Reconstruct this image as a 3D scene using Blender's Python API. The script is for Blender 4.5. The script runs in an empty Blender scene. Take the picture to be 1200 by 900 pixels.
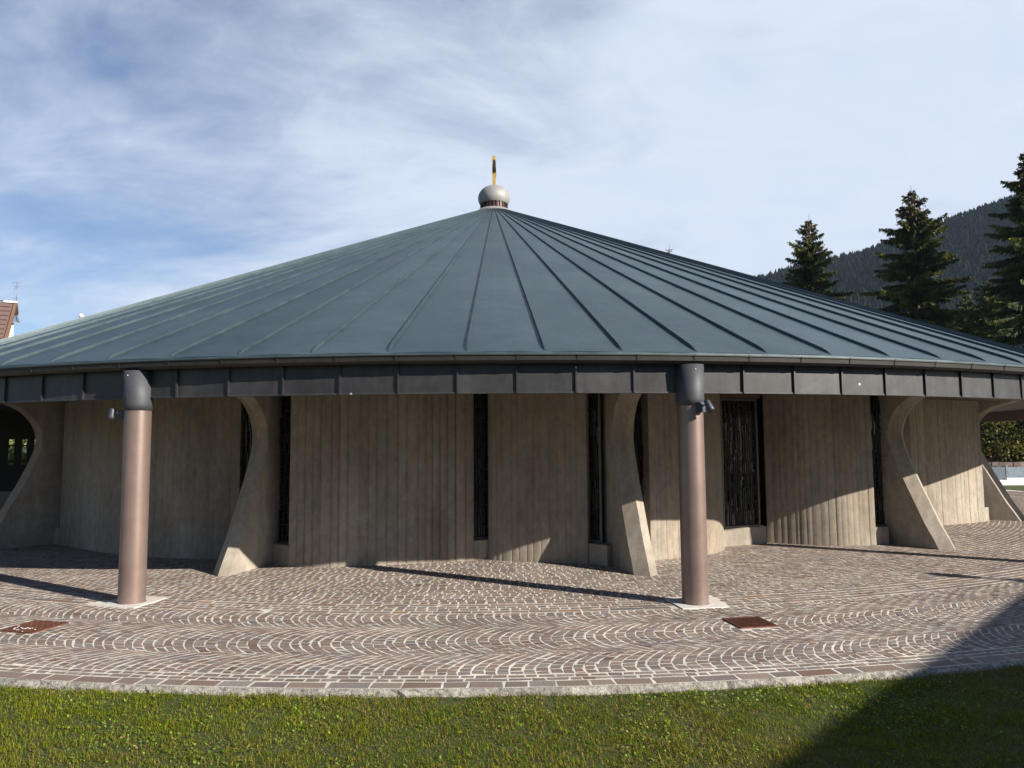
import bpy, bmesh, math, random
import numpy as np
from mathutils import Matrix, Vector
R_ = math.radians
rng = np.random.default_rng(7)
random.seed(7)
scene = bpy.context.scene
col = scene.collection

# ------------------------------------------------------------------ camera
cam_d = bpy.data.cameras.new('camera'); cam = bpy.data.objects.new('camera', cam_d); col.objects.link(cam)
cam_d.sensor_fit = 'HORIZONTAL'; cam_d.sensor_width = 36.0; cam_d.lens = 36.0*852/1200
cam_d.clip_start = 0.1; cam_d.clip_end = 6000
cam.matrix_world = Matrix.Translation((0, 0, 2.0)) @ Matrix.Rotation(R_(90+4.628), 4, 'X') @ Matrix.Rotation(R_(-0.418), 4, 'Z')
scene.camera = cam

# ------------------------------------------------------------------ sun and sky
SUN_EL = 24.6
SX, SY = 0.85, -0.53                       # horizontal direction towards the sun
SUN_AZ = math.atan2(SX, SY)                # clockwise from +Y
sun_d = bpy.data.lights.new('sun', 'SUN'); sun = bpy.data.objects.new('sun', sun_d); col.objects.link(sun)
sun_d.energy = 5.0; sun_d.angle = R_(0.5); sun_d.color = (1.0, 0.93, 0.82)
sv = Vector((SX, SY, 0)).normalized()*math.cos(R_(SUN_EL)) + Vector((0, 0, math.sin(R_(SUN_EL))))
sun.rotation_euler = sv.to_track_quat('Z', 'Y').to_euler()
sun.location = (30, -20, 30)

world = bpy.data.worlds.new('World'); scene.world = world; world.use_nodes = True
wn = world.node_tree.nodes; wl = world.node_tree.links; wn.clear()
def wnode(t, **k):
    n = wn.new(t)
    for a, b in k.items(): setattr(n, a, b)
    return n
w_out = wnode('ShaderNodeOutputWorld'); w_bg = wnode('ShaderNodeBackground')
w_sky = wnode('ShaderNodeTexSky'); w_sky.sky_type = 'NISHITA'; w_sky.sun_disc = False
w_sky.sun_elevation = R_(SUN_EL); w_sky.sun_rotation = SUN_AZ
w_sky.altitude = 1200; w_sky.air_density = 1.0; w_sky.dust_density = 0.4; w_sky.ozone_density = 2.2
w_bg.inputs['Strength'].default_value = 0.058
w_tc = wnode('ShaderNodeTexCoord'); w_sep = wnode('ShaderNodeSeparateXYZ')
wl.new(w_tc.outputs['Generated'], w_sep.inputs[0])
def wmath(op, a, b=None, c=None, clamp=False):
    n = wnode('ShaderNodeMath', operation=op); n.use_clamp = clamp
    for i, v in enumerate((a, b, c)):
        if v is None: continue
        if isinstance(v, (int, float)): n.inputs[i].default_value = v
        else: wl.new(v, n.inputs[i])
    return n.outputs[0]
zz = wmath('ADD', wmath('MAXIMUM', w_sep.outputs[2], 0.0), 0.22)
cu = wmath('DIVIDE', w_sep.outputs[0], zz); cv = wmath('DIVIDE', w_sep.outputs[1], zz)
w_cmb = wnode('ShaderNodeCombineXYZ'); wl.new(cu, w_cmb.inputs[0]); wl.new(cv, w_cmb.inputs[1])
w_map = wnode('ShaderNodeMapping'); w_map.inputs['Rotation'].default_value = (0, 0, R_(24)); w_map.inputs['Scale'].default_value = (0.75, 1.15, 1)
w_map.inputs['Location'].default_value = (3.4, 1.7, 0)
wl.new(w_cmb.outputs[0], w_map.inputs[0])
def wnoise(scale, det, rough, dist):
    n = wnode('ShaderNodeTexNoise'); n.inputs['Scale'].default_value = scale; n.inputs['Detail'].default_value = det
    n.inputs['Roughness'].default_value = rough; n.inputs['Distortion'].default_value = dist
    wl.new(w_map.outputs[0], n.inputs['Vector']); return n.outputs['Fac']
n1 = wnoise(1.6, 10, 0.57, 0.55); n2 = wnoise(0.55, 3, 0.5, 0.0); n3 = wnoise(4.5, 8, 0.62, 1.2)
# thin cloud veil, thicker towards the right (+x)
cov = wmath('ADD', wmath('MULTIPLY', n1, 1.55), wmath('MULTIPLY', n2, 0.7))
cov = wmath('ADD', cov, wmath('MULTIPLY', n3, 0.30))
cov = wmath('ADD', cov, wmath('MULTIPLY', w_sep.outputs[0], 0.50))
cov = wmath('ADD', cov, wmath('MULTIPLY', wmath('SUBTRACT', w_sep.outputs[1], 0.8), 0.9))
cov = wmath('SUBTRACT', cov, wmath('MULTIPLY', wmath('MAXIMUM', wmath('SUBTRACT', w_sep.outputs[2], 0.65), 0.0), 1.2))
w_mr = wnode('ShaderNodeMapRange', interpolation_type='SMOOTHSTEP'); wl.new(cov, w_mr.inputs[0])
w_mr.inputs[1].default_value = 0.74; w_mr.inputs[2].default_value = 1.48; w_mr.inputs[3].default_value = 0.12; w_mr.inputs[4].default_value = 0.93
w_mix = wnode('ShaderNodeMix', data_type='RGBA'); wl.new(w_mr.outputs[0], w_mix.inputs['Factor'])
w_hs = wnode('ShaderNodeHueSaturation'); w_hs.inputs['Saturation'].default_value = 1.16; w_hs.inputs['Value'].default_value = 1.0; w_hs.inputs['Hue'].default_value = 0.506
wl.new(w_sky.outputs[0], w_hs.inputs['Color']); wl.new(w_hs.outputs[0], w_mix.inputs[6])
w_cc = wnode('ShaderNodeMix', data_type='RGBA'); wl.new(n3, w_cc.inputs['Factor'])
w_cc.inputs[6].default_value = (6.4, 7.2, 8.7, 1); w_cc.inputs[7].default_value = (7.7, 8.3, 9.3, 1)
wl.new(w_cc.outputs[2], w_mix.inputs[7])
wl.new(w_mix.outputs[2], w_bg.inputs[0]); wl.new(w_bg.outputs[0], w_out.inputs[0])

scene.view_settings.view_transform = 'Standard'; scene.view_settings.look = 'None'
scene.view_settings.exposure = 0.92; scene.view_settings.gamma = 1.0; scene.view_settings.use_curve_mapping = False

# ------------------------------------------------------------------ helpers
CX, CY = -0.624, 26.53                     # axis of the round church
def pol(R, th, z=None):
    t = R_(th); p = (CX+R*math.sin(t), CY-R*math.cos(t))
    return p if z is None else (p[0], p[1], z)
def vnoise(x, y, scale, seed):
    g = np.random.default_rng(seed).random((64, 64))
    u = np.asarray(x)/scale; v = np.asarray(y)/scale
    i = np.floor(u).astype(int); j = np.floor(v).astype(int); fu = u-i; fv = v-j
    fu = fu*fu*(3-2*fu); fv = fv*fv*(3-2*fv)
    a = g[i % 64, j % 64]; b = g[(i+1) % 64, j % 64]; c = g[i % 64, (j+1) % 64]; d = g[(i+1) % 64, (j+1) % 64]
    return (a*(1-fu)+b*fu)*(1-fv)+(c*(1-fu)+d*fu)*fv
class MB:
    def __init__(s): s.v = []; s.f = []; s.c = []; s.sm = []
    def face(s, idx, c=1.0, smooth=False):
        s.f.append(tuple(idx)); s.c.append(c if isinstance(c, tuple) else (c, c, c)); s.sm.append(smooth)
    def add(s, pts):
        b = len(s.v); s.v.extend([tuple(map(float, p)) for p in pts]); return b
    def poly(s, pts, c=1.0): b = s.add(pts); s.face(range(b, b+len(pts)), c)
    def box(s, cx, cy, cz, sx, sy, sz, rz=0.0, c=1.0):
        ca, sa = math.cos(rz), math.sin(rz); P = []
        for dz in (-1, 1):
            for dx, dy in ((-1, -1), (1, -1), (1, 1), (-1, 1)):
                x, y = dx*sx/2, dy*sy/2; P.append((cx+x*ca-y*sa, cy+x*sa+y*ca, cz+dz*sz/2))
        b = s.add(P)
        for q in ((3, 2, 1, 0), (4, 5, 6, 7), (0, 1, 5, 4), (1, 2, 6, 5), (2, 3, 7, 6), (3, 0, 4, 7)): s.face([b+i for i in q], c)
    def beam(s, p0, p1, w, d, up=(0, 0, 1), c=1.0):
        p0, p1 = Vector(p0), Vector(p1); t = (p1-p0).normalized(); u = Vector(up)
        a = t.cross(u); a = a.normalized() if a.length > 1e-6 else Vector((1, 0, 0)); b_ = a.cross(t)
        P = [p+a*(i*w/2)+b_*(j*d/2) for p in (p0, p1) for i, j in ((-1, -1), (1, -1), (1, 1), (-1, 1))]
        b = s.add(P)
        for q in ((3, 2, 1, 0), (4, 5, 6, 7), (0, 1, 5, 4), (1, 2, 6, 5), (2, 3, 7, 6), (3, 0, 4, 7)): s.face([b+i for i in q], c)
    def tube(s, path, rad, n=12, cap=True, c=1.0):
        path = [Vector(p) for p in path]; rings = []
        for i, p in enumerate(path):
            t = (path[min(i+1, len(path)-1)]-path[max(i-1, 0)]).normalized()
            a = t.cross(Vector((0, 0, 1)));
            if a.length < 1e-4: a = Vector((1, 0, 0))
            a.normalize(); bb = t.cross(a); r = rad[i] if hasattr(rad, '__len__') else rad
            rings.append(s.add([p+a*(r*math.cos(2*math.pi*k/n))+bb*(r*math.sin(2*math.pi*k/n)) for k in range(n)]))
        for i in range(len(rings)-1):
            for k in range(n):
                s.face((rings[i]+k, rings[i]+(k+1) % n, rings[i+1]+(k+1) % n, rings[i+1]+k), c, True)
        if cap:
            s.face([rings[0]+k for k in range(n)][::-1], c); s.face([rings[-1]+k for k in range(n)], c)
    def lathe(s, prof, n=48, cx=0, cy=0, c=1.0, a0=0, a1=360, smooth=True):
        full = abs(a1-a0) >= 359.9; m = n if full else n+1; rings = []
        for r, z in prof:
            rings.append(s.add([(cx+r*math.sin(R_(a0+(a1-a0)*k/n)), cy-r*math.cos(R_(a0+(a1-a0)*k/n)), z) for k in range(m)]))
        for i in range(len(rings)-1):
            for k in range(n):
                k2 = (k+1) % m
                s.face((rings[i]+k, rings[i]+k2, rings[i+1]+k2, rings[i+1]+k), c, smooth)
    def build(s, name, mat, parent=None, off=(0, 0, 0)):
        me = bpy.data.meshes.new(name)
        me.from_pydata([(x-off[0], y-off[1], z-off[2]) for x, y, z in s.v], [], s.f)
        at = me.attributes.new('tint', 'FLOAT_COLOR', 'FACE')
        buf = np.ones((len(s.f), 4), np.float32); buf[:, :3] = np.array(s.c, np.float32).reshape(-1, 3); at.data.foreach_set('color', buf.ravel())
        me.polygons.foreach_set('use_smooth', np.array(s.sm, bool)); me.update()
        o = bpy.data.objects.new(name, me); col.objects.link(o); me.materials.append(mat)
        if parent: o.parent = parent
        else: o.location = off
        return o
def raw_mesh(name, V, F, mat, tint=None, parent=None):
    """V (n,3), F (m,k) arrays"""
    me = bpy.data.meshes.new(name); V = np.asarray(V, np.float32); F = np.asarray(F, np.int32); k = F.shape[1]
    me.vertices.add(len(V)); me.vertices.foreach_set('co', V.ravel())
    me.loops.add(F.size); me.loops.foreach_set('vertex_index', F.ravel())
    me.polygons.add(len(F)); me.polygons.foreach_set('loop_start', np.arange(0, F.size, k, dtype=np.int32))
    me.polygons.foreach_set('loop_total', np.full(len(F), k, np.int32))
    me.polygons.foreach_set('use_smooth', np.zeros(len(F), bool)); me.update(calc_edges=True)
    if tint is not None:
        at = me.attributes.new('tint', 'FLOAT_COLOR', 'FACE'); b = np.ones((len(F), 4), np.float32); b[:, :3] = tint; at.data.foreach_set('color', b.ravel())
    o = bpy.data.objects.new(name, me); col.objects.link(o); me.materials.append(mat)
    if parent: o.parent = parent
    return o
def tag(o, label=None, cat=None, group=None, kind=None):
    if label: o['label'] = label
    if cat: o['category'] = cat
    if group: o['group'] = group
    if kind: o['kind'] = kind
    return o
def empty(name, loc, rz=0.0):
    o = bpy.data.objects.new(name, None); col.objects.link(o); o.location = loc; o.rotation_euler = (0, 0, rz); o.empty_display_size = .2
    return o

# ------------------------------------------------------------------ materials
class Mat:
    def __init__(s, name):
        s.m = bpy.data.materials.new(name); s.m.use_nodes = True; s.n = s.m.node_tree.nodes; s.l = s.m.node_tree.links
        s.b = s.n['Principled BSDF']
    def node(s, t, **k):
        n = s.n.new(t)
        for a, b in k.items(): setattr(n, a, b)
        return n
    def coord(s, scale=(1, 1, 1)):
        t = s.node('ShaderNodeTexCoord'); m = s.node('ShaderNodeMapping'); m.inputs['Scale'].default_value = scale
        s.l.new(t.outputs['Object'], m.inputs[0]); return m.outputs[0]
    def noise(s, scale, det=5, rough=.55, vec=None, dist=0):
        n = s.node('ShaderNodeTexNoise'); n.inputs['Scale'].default_value = scale; n.inputs['Detail'].default_value = det
        n.inputs['Roughness'].default_value = rough; n.inputs['Distortion'].default_value = dist
        if vec is None: vec = s.coord()
        s.l.new(vec, n.inputs['Vector']); return n.outputs['Fac']
    def ramp(s, fac, stops):
        r = s.node('ShaderNodeValToRGB'); e = r.color_ramp.elements
        while len(e) < len(stops): e.new(.5)
        for i, (p, c) in enumerate(stops): e[i].position = p; e[i].color = (*c, 1) if hasattr(c, '__len__') else (c, c, c, 1)
        s.l.new(fac, r.inputs[0]); return r.outputs[0]
    def mul(s, a, b, fac=1.0, mode='MULTIPLY'):
        x = s.node('ShaderNodeMix', data_type='RGBA', blend_type=mode)
        if isinstance(fac, (int, float)): x.inputs['Factor'].default_value = fac
        else: s.l.new(fac, x.inputs['Factor'])
        for i, v in ((6, a), (7, b)):
            if isinstance(v, tuple): x.inputs[i].default_value = (*v, 1)
            else: s.l.new(v, x.inputs[i])
        return x.outputs[2]
    def tint(s):
        a = s.node('ShaderNodeAttribute', attribute_name='tint'); return a.outputs['Color']
    def base(s, c):
        if isinstance(c, tuple): s.b.inputs['Base Color'].default_value = (*c, 1)
        else: s.l.new(c, s.b.inputs['Base Color'])
    def set(s, **k):
        for a, v in k.items():
            i = s.b.inputs[a.replace('_', ' ')]
            if isinstance(v, (int, float)): i.default_value = v
            else: s.l.new(v, i)
    def bump(s, h, strength=.3, dist=.01):
        b = s.node('ShaderNodeBump'); b.inputs['Strength'].default_value = strength; b.inputs['Distance'].default_value = dist
        s.l.new(h, b.inputs['Height']); s.l.new(b.outputs[0], s.b.inputs['Normal'])

def mk_concrete(name, col_a, col_b, streak=True):
    m = Mat(name)
    v1 = m.coord((1, 1, .35)); big = m.noise(1.3, 6, .6, v1); med = m.noise(9, 6, .7, m.coord((1, 1, .6))); fine = m.noise(140, 3, .6)
    c = m.ramp(big, [(.3, col_a), (.72, col_b)])
    c = m.mul(c, m.ramp(med, [(.3, .72), (.7, 1.12)]))
    c = m.mul(c, m.ramp(fine, [(.35, .86), (.65, 1.08)]))
    pores = m.node('ShaderNodeTexVoronoi'); pores.inputs['Scale'].default_value = 16; m.l.new(m.coord(), pores.inputs['Vector'])
    pr = m.ramp(pores.outputs['Distance'], [(.045, .45), (.1, 1.0)])
    pm = m.ramp(m.noise(7, 2), [(.55, 0.0), (.62, 1.0)])
    c = m.mul(c, m.mul((1.0, 1.0, 1.0), pr, pm, 'MIX'))
    stn = m.ramp(m.noise(.8, 6, .65, m.coord((1, 1, .5))), [(.48, 0.0), (.72, .55)]); c = m.mul(c, m.mul(c, (.72, .58, .46)), stn, 'MIX')
    drip = m.ramp(m.noise(5, 4, .6, m.coord((1, 1, .06))), [(.55, 1.0), (.72, .80)]); c = m.mul(c, drip)
    c = m.mul(c, m.tint()); m.base(c); m.set(Roughness=.9)
    h = m.mul(fine, med, .45, 'MIX'); m.bump(h, .5, .006)
    return m.m
M_conc = mk_concrete('board_marked_concrete', (.236, .196, .155), (.382, .332, .266))
M_fin = mk_concrete('smooth_concrete', (.242, .208, .170), (.392, .345, .286))
def mk_kerb():
    m = Mat('rough_mortar'); n = m.noise(28, 6, .75); n2 = m.noise(5, 5, .65); n3 = m.noise(110, 3)
    c = m.mul(m.ramp(n, [(.32, (.12, .105, .085)), (.5, (.40, .37, .32)), (.7, (.58, .55, .48))]), m.ramp(n2, [(.35, .55), (.65, 1.05)])); c = m.mul(c, m.ramp(n3, [(.3, .8), (.7, 1.1)]))
    m.base(c); m.set(Roughness=.95); m.bump(n, .9, .025); return m.m
M_kerb = mk_kerb()
def mk_roof():
    m = Mat('patinated_copper_roof')
    n = m.noise(.7, 6, .6); n2 = m.noise(4, 5, .6); f = m.noise(60, 2)
    c = m.ramp(n, [(.25, (.034, .055, .068)), (.75, (.060, .090, .102))])
    c = m.mul(c, m.ramp(n2, [(.3, .80), (.7, 1.16)])); c = m.mul(c, m.ramp(f, [(.3, .90), (.7, 1.08)]))
    c = m.mul(c, m.tint()); m.base(c); m.set(Roughness=m.ramp(n2, [(.2, .38), (.8, .55)]), Metallic=.25)
    m.bump(n, .5, .05); return m.m
M_roof = mk_roof()
def mk_metal(name, c, rough, metal, var=.25, bump=.03, sc=25):
    m = Mat(name); n = m.noise(sc, 4, .6); n2 = m.noise(3, 4)
    cc = m.mul(m.ramp(n, [(.3, tuple(x*(1-var) for x in c)), (.7, tuple(min(1, x*(1+var)) for x in c))]), m.ramp(n2, [(.3, .85), (.7, 1.12)]))
    cc = m.mul(cc, m.tint())
    if name == 'dark_sheet_metal':
        vo = m.node('ShaderNodeTexVoronoi'); vo.inputs['Scale'].default_value = 1.7; m.l.new(m.coord(), vo.inputs['Vector'])
        cc = m.mul(cc, (.5, .5, .48), m.ramp(vo.outputs['Distance'], [(.022, 1.0), (.03, 0.0)]), 'MIX'); cc = m.mul(cc, m.ramp(m.noise(6, 4, .6, m.coord((1, 1, .15))), [(.4, .85), (.7, 1.25)]))
    m.base(cc); m.set(Roughness=rough, Metallic=metal); m.bump(n, bump, .01); return m.m
M_fascia = mk_metal('dark_sheet_metal', (.040, .039, .041), .45, .3, .12, .02, 12)
M_gutter = mk_metal('weathered_gutter_metal', (.026, .0245, .0215), .55, .3, .15, .02, 12)
M_cap = mk_metal('grey_cap_metal', (.055, .057, .066), .6, .15, .08, .01, 20)
M_colm = mk_metal('bronze_painted_steel', (.225, .162, .140), .42, .45, .10, .02, 90)
M_ball = mk_metal('brushed_steel', (.27, .262, .252), .6, .2, .08, .02, 20)
M_copper = mk_metal('brown_copper', (.10, .058, .045), .5, .5, .3, .02, 20)
M_gold = mk_metal('gilded_metal', (.62, .42, .10), .42, .55, .12, .02, 20)
M_darkbrown = mk_metal('dark_brown_metal', (.05, .028, .02), .5, .4, .2, .02, 20)
M_lamp = mk_metal('grey_lamp_metal', (.045, .053, .07), .45, .3, .1, .01, 30)
M_frame = mk_metal('window_frame_metal', (.11, .10, .09), .5, .4, .15, .02, 20)
M_frame_brown = mk_metal('brown_window_jamb', (.10, .055, .035), .5, .2, .15, .02, 20)
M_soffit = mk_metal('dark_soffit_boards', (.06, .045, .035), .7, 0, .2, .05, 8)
M_rust = None
def mk_glass():
    m = Mat('dark_glass'); m.base((.006, .007, .008)); m.set(Roughness=.16, IOR=1.5); n = m.noise(14, 3); m.bump(n, .25, .01); return m.m
M_glass = mk_glass()
M_trac = mk_concrete('grey_tracery_mortar', (.028, .025, .023), (.055, .050, .044))
def mk_rust():
    m = Mat('rusty_steel_plate'); n = m.noise(40, 5, .65); n2 = m.noise(6, 4)
    c = m.ramp(n, [(.3, (.09, .032, .02)), (.7, (.21, .082, .048))]); c = m.mul(c, m.ramp(n2, [(.3, .8), (.7, 1.15)])); c = m.mul(c, m.tint())
    m.base(c); m.set(Roughness=.62, Metallic=.2); m.bump(n, .2, .004); return m.m
M_rust = mk_rust()
def mk_pad():
    m = Mat('pale_stone_pad'); n = m.noise(30, 5); c = m.ramp(n, [(.3, (.48, .45, .41)), (.7, (.66, .63, .58))]); m.base(c); m.set(Roughness=.85); m.bump(n, .2, .004); return m.m
M_pad = mk_pad()
def mk_stone():
    m = Mat('porphyry_setts'); n = m.noise(55, 5, .65); n2 = m.noise(220, 3)
    c = m.mul(m.tint(), m.ramp(n, [(.25, .72), (.75, 1.25)])); c = m.mul(c, m.ramp(n2, [(.3, .85), (.7, 1.15)]))
    c = m.mul(c, m.ramp(m.noise(.7, 6, .65), [(.3, .82), (.65, 1.08)])); m.base(c); m.set(Roughness=.72); m.bump(m.mul(n, n2, .4, 'MIX'), .45, .006); return m.m
M_stone = mk_stone()
def mk_joint():
    m = Mat('joint_mortar'); n = m.noise(4, 6, .7); n2 = m.noise(60, 5, .7)
    c = m.mul(m.ramp(n, [(.3, (.50, .46, .39)), (.7, (.82, .78, .70))]), m.ramp(n2, [(.3, .75), (.65, 1.08)]))
    c = m.mul(c, m.ramp(m.noise(.7, 6, .65), [(.3, .74), (.65, 1.08)])); m.base(c); m.set(Roughness=.95); m.bump(n2, .5, .006); return m.m
M_joint = mk_joint()
def mk_ground():
    m = Mat('lawn_soil'); n = m.noise(.5, 5); n2 = m.noise(25, 6, .7); n3 = m.noise(160, 3)
    c = m.ramp(n, [(.3, (.060, .062, .012)), (.7, (.045, .066, .009))]); c = m.mul(c, m.ramp(n2, [(.3, .6), (.7, 1.4)])); c = m.mul(c, m.ramp(n3, [(.3, .6), (.7, 1.3)]))
    m.base(c); m.set(Roughness=.95); m.bump(n2, .6, .03); return m.m
M_ground = mk_ground()
def mk_leaf(name, rough=.6, trans=.25, spec=.3):
    m = Mat(name); m.base(m.tint()); m.set(Roughness=rough); m.b.inputs['Specular IOR Level'].default_value = spec
    tr = m.node('ShaderNodeBsdfTranslucent'); m.l.new(m.tint(), tr.inputs[0]); mx = m.node('ShaderNodeMixShader'); mx.inputs[0].default_value = trans
    m.l.new(m.b.outputs[0], mx.inputs[1]); m.l.new(tr.outputs[0], mx.inputs[2]); m.l.new(mx.outputs[0], m.n['Material Output'].inputs[0]); return m.m
M_grass = mk_leaf('grass_blades', .65, .3, .10)
M_needle = mk_leaf('spruce_needles', .65, .12, .2)
M_leaf = mk_leaf('autumn_leaves', .6, .3, .25)
def mk_bark():
    m = Mat('bark'); n = m.noise(18, 6, .7, m.coord((1, 1, .2))); m.base(m.ramp(n, [(.3, (.05, .035, .025)), (.7, (.14, .10, .075))])); m.set(Roughness=.9); m.bump(n, .8, .03); return m.m
M_bark = mk_bark()
def mk_forest():
    m = Mat('forest_floor'); n = m.noise(.05, 6, .7); m.base(m.ramp(n, [(.3, (.012, .016, .009)), (.65, (.022, .023, .015)), (.85, (.035, .030, .024))])); m.set(Roughness=1.0); return m.m
M_hill = mk_forest()
M_wood_far = mk_leaf('distant_conifers', 1.0, .05, 0.0)
def mk_plain(name, c, rough=.8, sc=6, var=.15):
    m = Mat(name); n = m.noise(sc, 6, .65); f = m.noise(sc*14, 3)
    cc = m.mul(m.ramp(n, [(.3, tuple(x*(1-var) for x in c)), (.7, tuple(min(1, x*(1+var)) for x in c))]), m.ramp(f, [(.3, .9), (.7, 1.08)])); cc = m.mul(cc, m.tint())
    m.base(cc); m.set(Roughness=rough); m.bump(f, .2, .01); return m.m
M_plaster = mk_plain('house_plaster', (.62, .57, .48)); M_wood = mk_plain('brown_timber', (.13, .075, .045), .7, 10, .3)
M_tile = mk_plain('brown_roof_tiles', (.135, .082, .072), .8, 4, .2); M_white = mk_plain('white_paint', (.75, .75, .73), .5)
M_greyroof = mk_plain('blue_grey_roof', (.13, .16, .21), .5); M_drystone = mk_plain('brown_stone_wall', (.17, .125, .115), .9, 5, .4)
M_blue = mk_metal('blue_grey_panel', (.20, .235, .28), .25, .1, .1, .01, 5); M_galv = mk_metal('galvanised_steel', (.24, .25, .27), .45, .6, .1, .01, 20)
M_darktim = mk_plain('dark_stained_timber', (.010, .008, .007), .55, 10, .3)

# ------------------------------------------------------------------ ground and paving
gm = MB(); n = 96
rings = [20.35, 24, 40, 90, 250, 700, 1800, 4500]; ids = []
for r in rings: ids.append(gm.add([(CX+r*math.sin(2*math.pi*k/n), CY-r*math.cos(2*math.pi*k/n), -.055) for k in range(n)]))
for i in range(len(rings)-1):
    for k in range(n): gm.face((ids[i]+k, ids[i]+(k+1) % n, ids[i+1]+(k+1) % n, ids[i+1]+k))
tag(gm.build('ground', M_ground), kind='structure')

PADS = [(-14.30, 17.23, 17.80), (9.49, 17.22, 17.80), (33.1, 17.22, 17.80)]
MANS = [(10.00, 18.38, 18.82), (-14.42, 18.64, 19.11)]
stones_v = []; stones_f = []; stones_c = []
def near_obst(R, th):
    for a, r0, r1 in PADS:
        if r0-.03 < R < r1+.03 and abs(R_(th-a)*R) < .30+.03: return True
    for a, r0, r1 in MANS:
        if r0-.03 < R < r1+.03 and abs(R_(th-a)*R) < .225+.03: return True
    return False
PAL = [((.272, .200, .168), 7), ((.285, .225, .190), 6), ((.240, .192, .175), 4), ((.215, .180, .178), 2), ((.300, .240, .195), 4), ((.25, .175, .14), 2), ((.29, .25, .22), 3), ((.24, .155, .105), .3), ((.20, .12, .09), .35)]
pal_c = np.array([c for c, w in PAL]); pal_w = np.array([w for c, w in PAL]); pal_w = pal_w/pal_w.sum()
def sett(quad, inset=.0035, wear=1.0, orange=0.0, side=.0068):
    """quad: 4 (R,th) corners, counter-clockwise seen from above"""
    Rm = sum(q[0] for q in quad)/4; tm = sum(q[1] for q in quad)/4
    if near_obst(Rm, tm): return
    P = np.array([pol(*q) for q in quad]); P += rng.normal(0, .0048, P.shape); c = P.mean(0)
    e0 = (P[1]-P[0]+P[2]-P[3])/2; e1 = (P[3]-P[0]+P[2]-P[1])/2; l0, l1 = np.linalg.norm(e0), np.linalg.norm(e1); R1_, R0_ = quad[2][0], quad[0][0]
    radial0 = abs(quad[1][0]-quad[0][0]) > abs(quad[1][1]-quad[0][1])*math.pi/180*Rm      # first edge runs outwards
    i0_, i1_ = (inset, side) if radial0 else (side, inset); i0_ *= rng.uniform(.4, 1.7); i1_ *= rng.uniform(.4, 1.7)
    sgn = np.array([(-1, -1), (1, -1), (1, 1), (-1, 1)])
    def shrink(a, b): return P-sgn[:, :1]*e0/l0*min(a, l0*.3)-sgn[:, 1:]*e1/l1*min(b, l1*.3)
    outer = shrink(i0_, i1_); inner = shrink(i0_+.004, i1_+.004)
    h = .0012+rng.normal(0, .0007); tx, ty = rng.normal(0, .006, 2)
    zt = h+(inner-c)@np.array([tx, ty]); b = len(stones_v)
    for p in outer: stones_v.append((p[0], p[1], -.014))
    for p, z in zip(inner, zt): stones_v.append((p[0], p[1], z))
    fs = [(b+4, b+5, b+6, b+7)]+[(b+i, b+(i+1) % 4, b+4+(i+1) % 4, b+4+i) for i in range(4)]
    ci = pal_c[rng.choice(len(pal_c), p=pal_w)]*rng.uniform(.64, .90)
    if orange and rng.random() < orange: ci = np.array((.27, .165, .105))*rng.uniform(.75, 1.1)
    for f in fs: stones_f.append(f); stones_c.append(ci)
TH0, TH1 = -58.0, 94.0
# inner field: concentric courses, joints nearly aligned
Rc = 13.2; shift = 0.0; k = 0
while Rc < 17.28:
    dr = rng.uniform(.098, .116); R1 = min(Rc+dr, 17.29)
    dth = math.degrees(.122/Rc); shift += rng.normal(0, .25)*dth+.12*dth; th = TH0+(shift % dth)
    while th < TH1:
        w = dth*rng.uniform(.86, 1.16); sk = rng.normal(0, .03)*dth
        sett([(R1, th+sk), (R1, th+w+sk), (Rc, th+w), (Rc, th)][::-1])
        th += w
    Rc = R1; k += 1
# band: slab row, two rows of cubes, slab row
def row(R0, R1, lmin, lmax, orange=0.0, inset=.006):
    th = TH0+rng.random()
    while th < TH1:
        w = math.degrees(rng.uniform(lmin, lmax)/R0); sett([(R0, th), (R0, th+w), (R1, th+w), (R1, th)], inset, 1, orange); th += w
row(17.30, 17.415, .2, .42, .16, .007); row(17.42, 17.53, .11, .14); row(17.535, 17.65, .11, .14); row(17.655, 17.775, .2, .42, .14, .007)
# segmental arcs, about one metre wide, running round the church
def arcs(Ra, Rb, Rlo, Rhi, sag=.30):
    nst = 10; pitch = .107; dth = math.degrees(pitch/((Ra+Rb)/2)); th = TH0; i = 0
    while th < TH1+2:
        w = dth*rng.uniform(.84, 1.18); us = np.linspace(0, 1, nst+1)+rng.normal(0, .008, nst+1)
        if i % 2: us = us-.5/nst
        us = np.clip(us, 0, 1); us[0] = 0; 
        if i % 2: us = np.append(us, 1.0)
        for j in range(len(us)-1):
            u0, u1 = us[j], us[j+1]
            if u1-u0 < .02: continue
            r0, r1 = Ra+(Rb-Ra)*u0, Ra+(Rb-Ra)*u1
            if r1 <= Rlo+.03 or r0 >= Rhi-.03: continue
            r0c, r1c = max(r0, Rlo), min(r1, Rhi); v0, v1 = (r0c-Ra)/(Rb-Ra), (r1c-Ra)/(Rb-Ra)
            o = lambda v, r: -math.degrees(sag*(1-(2*v-1)**2)/r)
            sett([(r0c, th+o(v0, r0c)), (r0c, th+w+o(v0, r0c)), (r1c, th+w+o(v1, r1c)), (r1c, th+o(v1, r1c))])
        th += w; i += 1
arcs(17.42, 18.44, 17.785, 18.44); arcs(18.44, 19.46, 18.44, 19.46); arcs(19.46, 20.48, 19.46, 20.06)
row(20.07, 20.15, .10, .18); row(20.155, 20.235, .10, .2); row(20.24, 20.395, .2, .40, .05, .005)
pv = MB()
nn = 240
prof = [(0.0, -.004), (12.0, -.0012), (20.40, -.0012)]
idp = []
for r, z in prof[1:]: idp.append(pv.add([(CX+r*math.sin(2*math.pi*k/nn), CY-r*math.cos(2*math.pi*k/nn), z) for k in range(nn)]))
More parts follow.
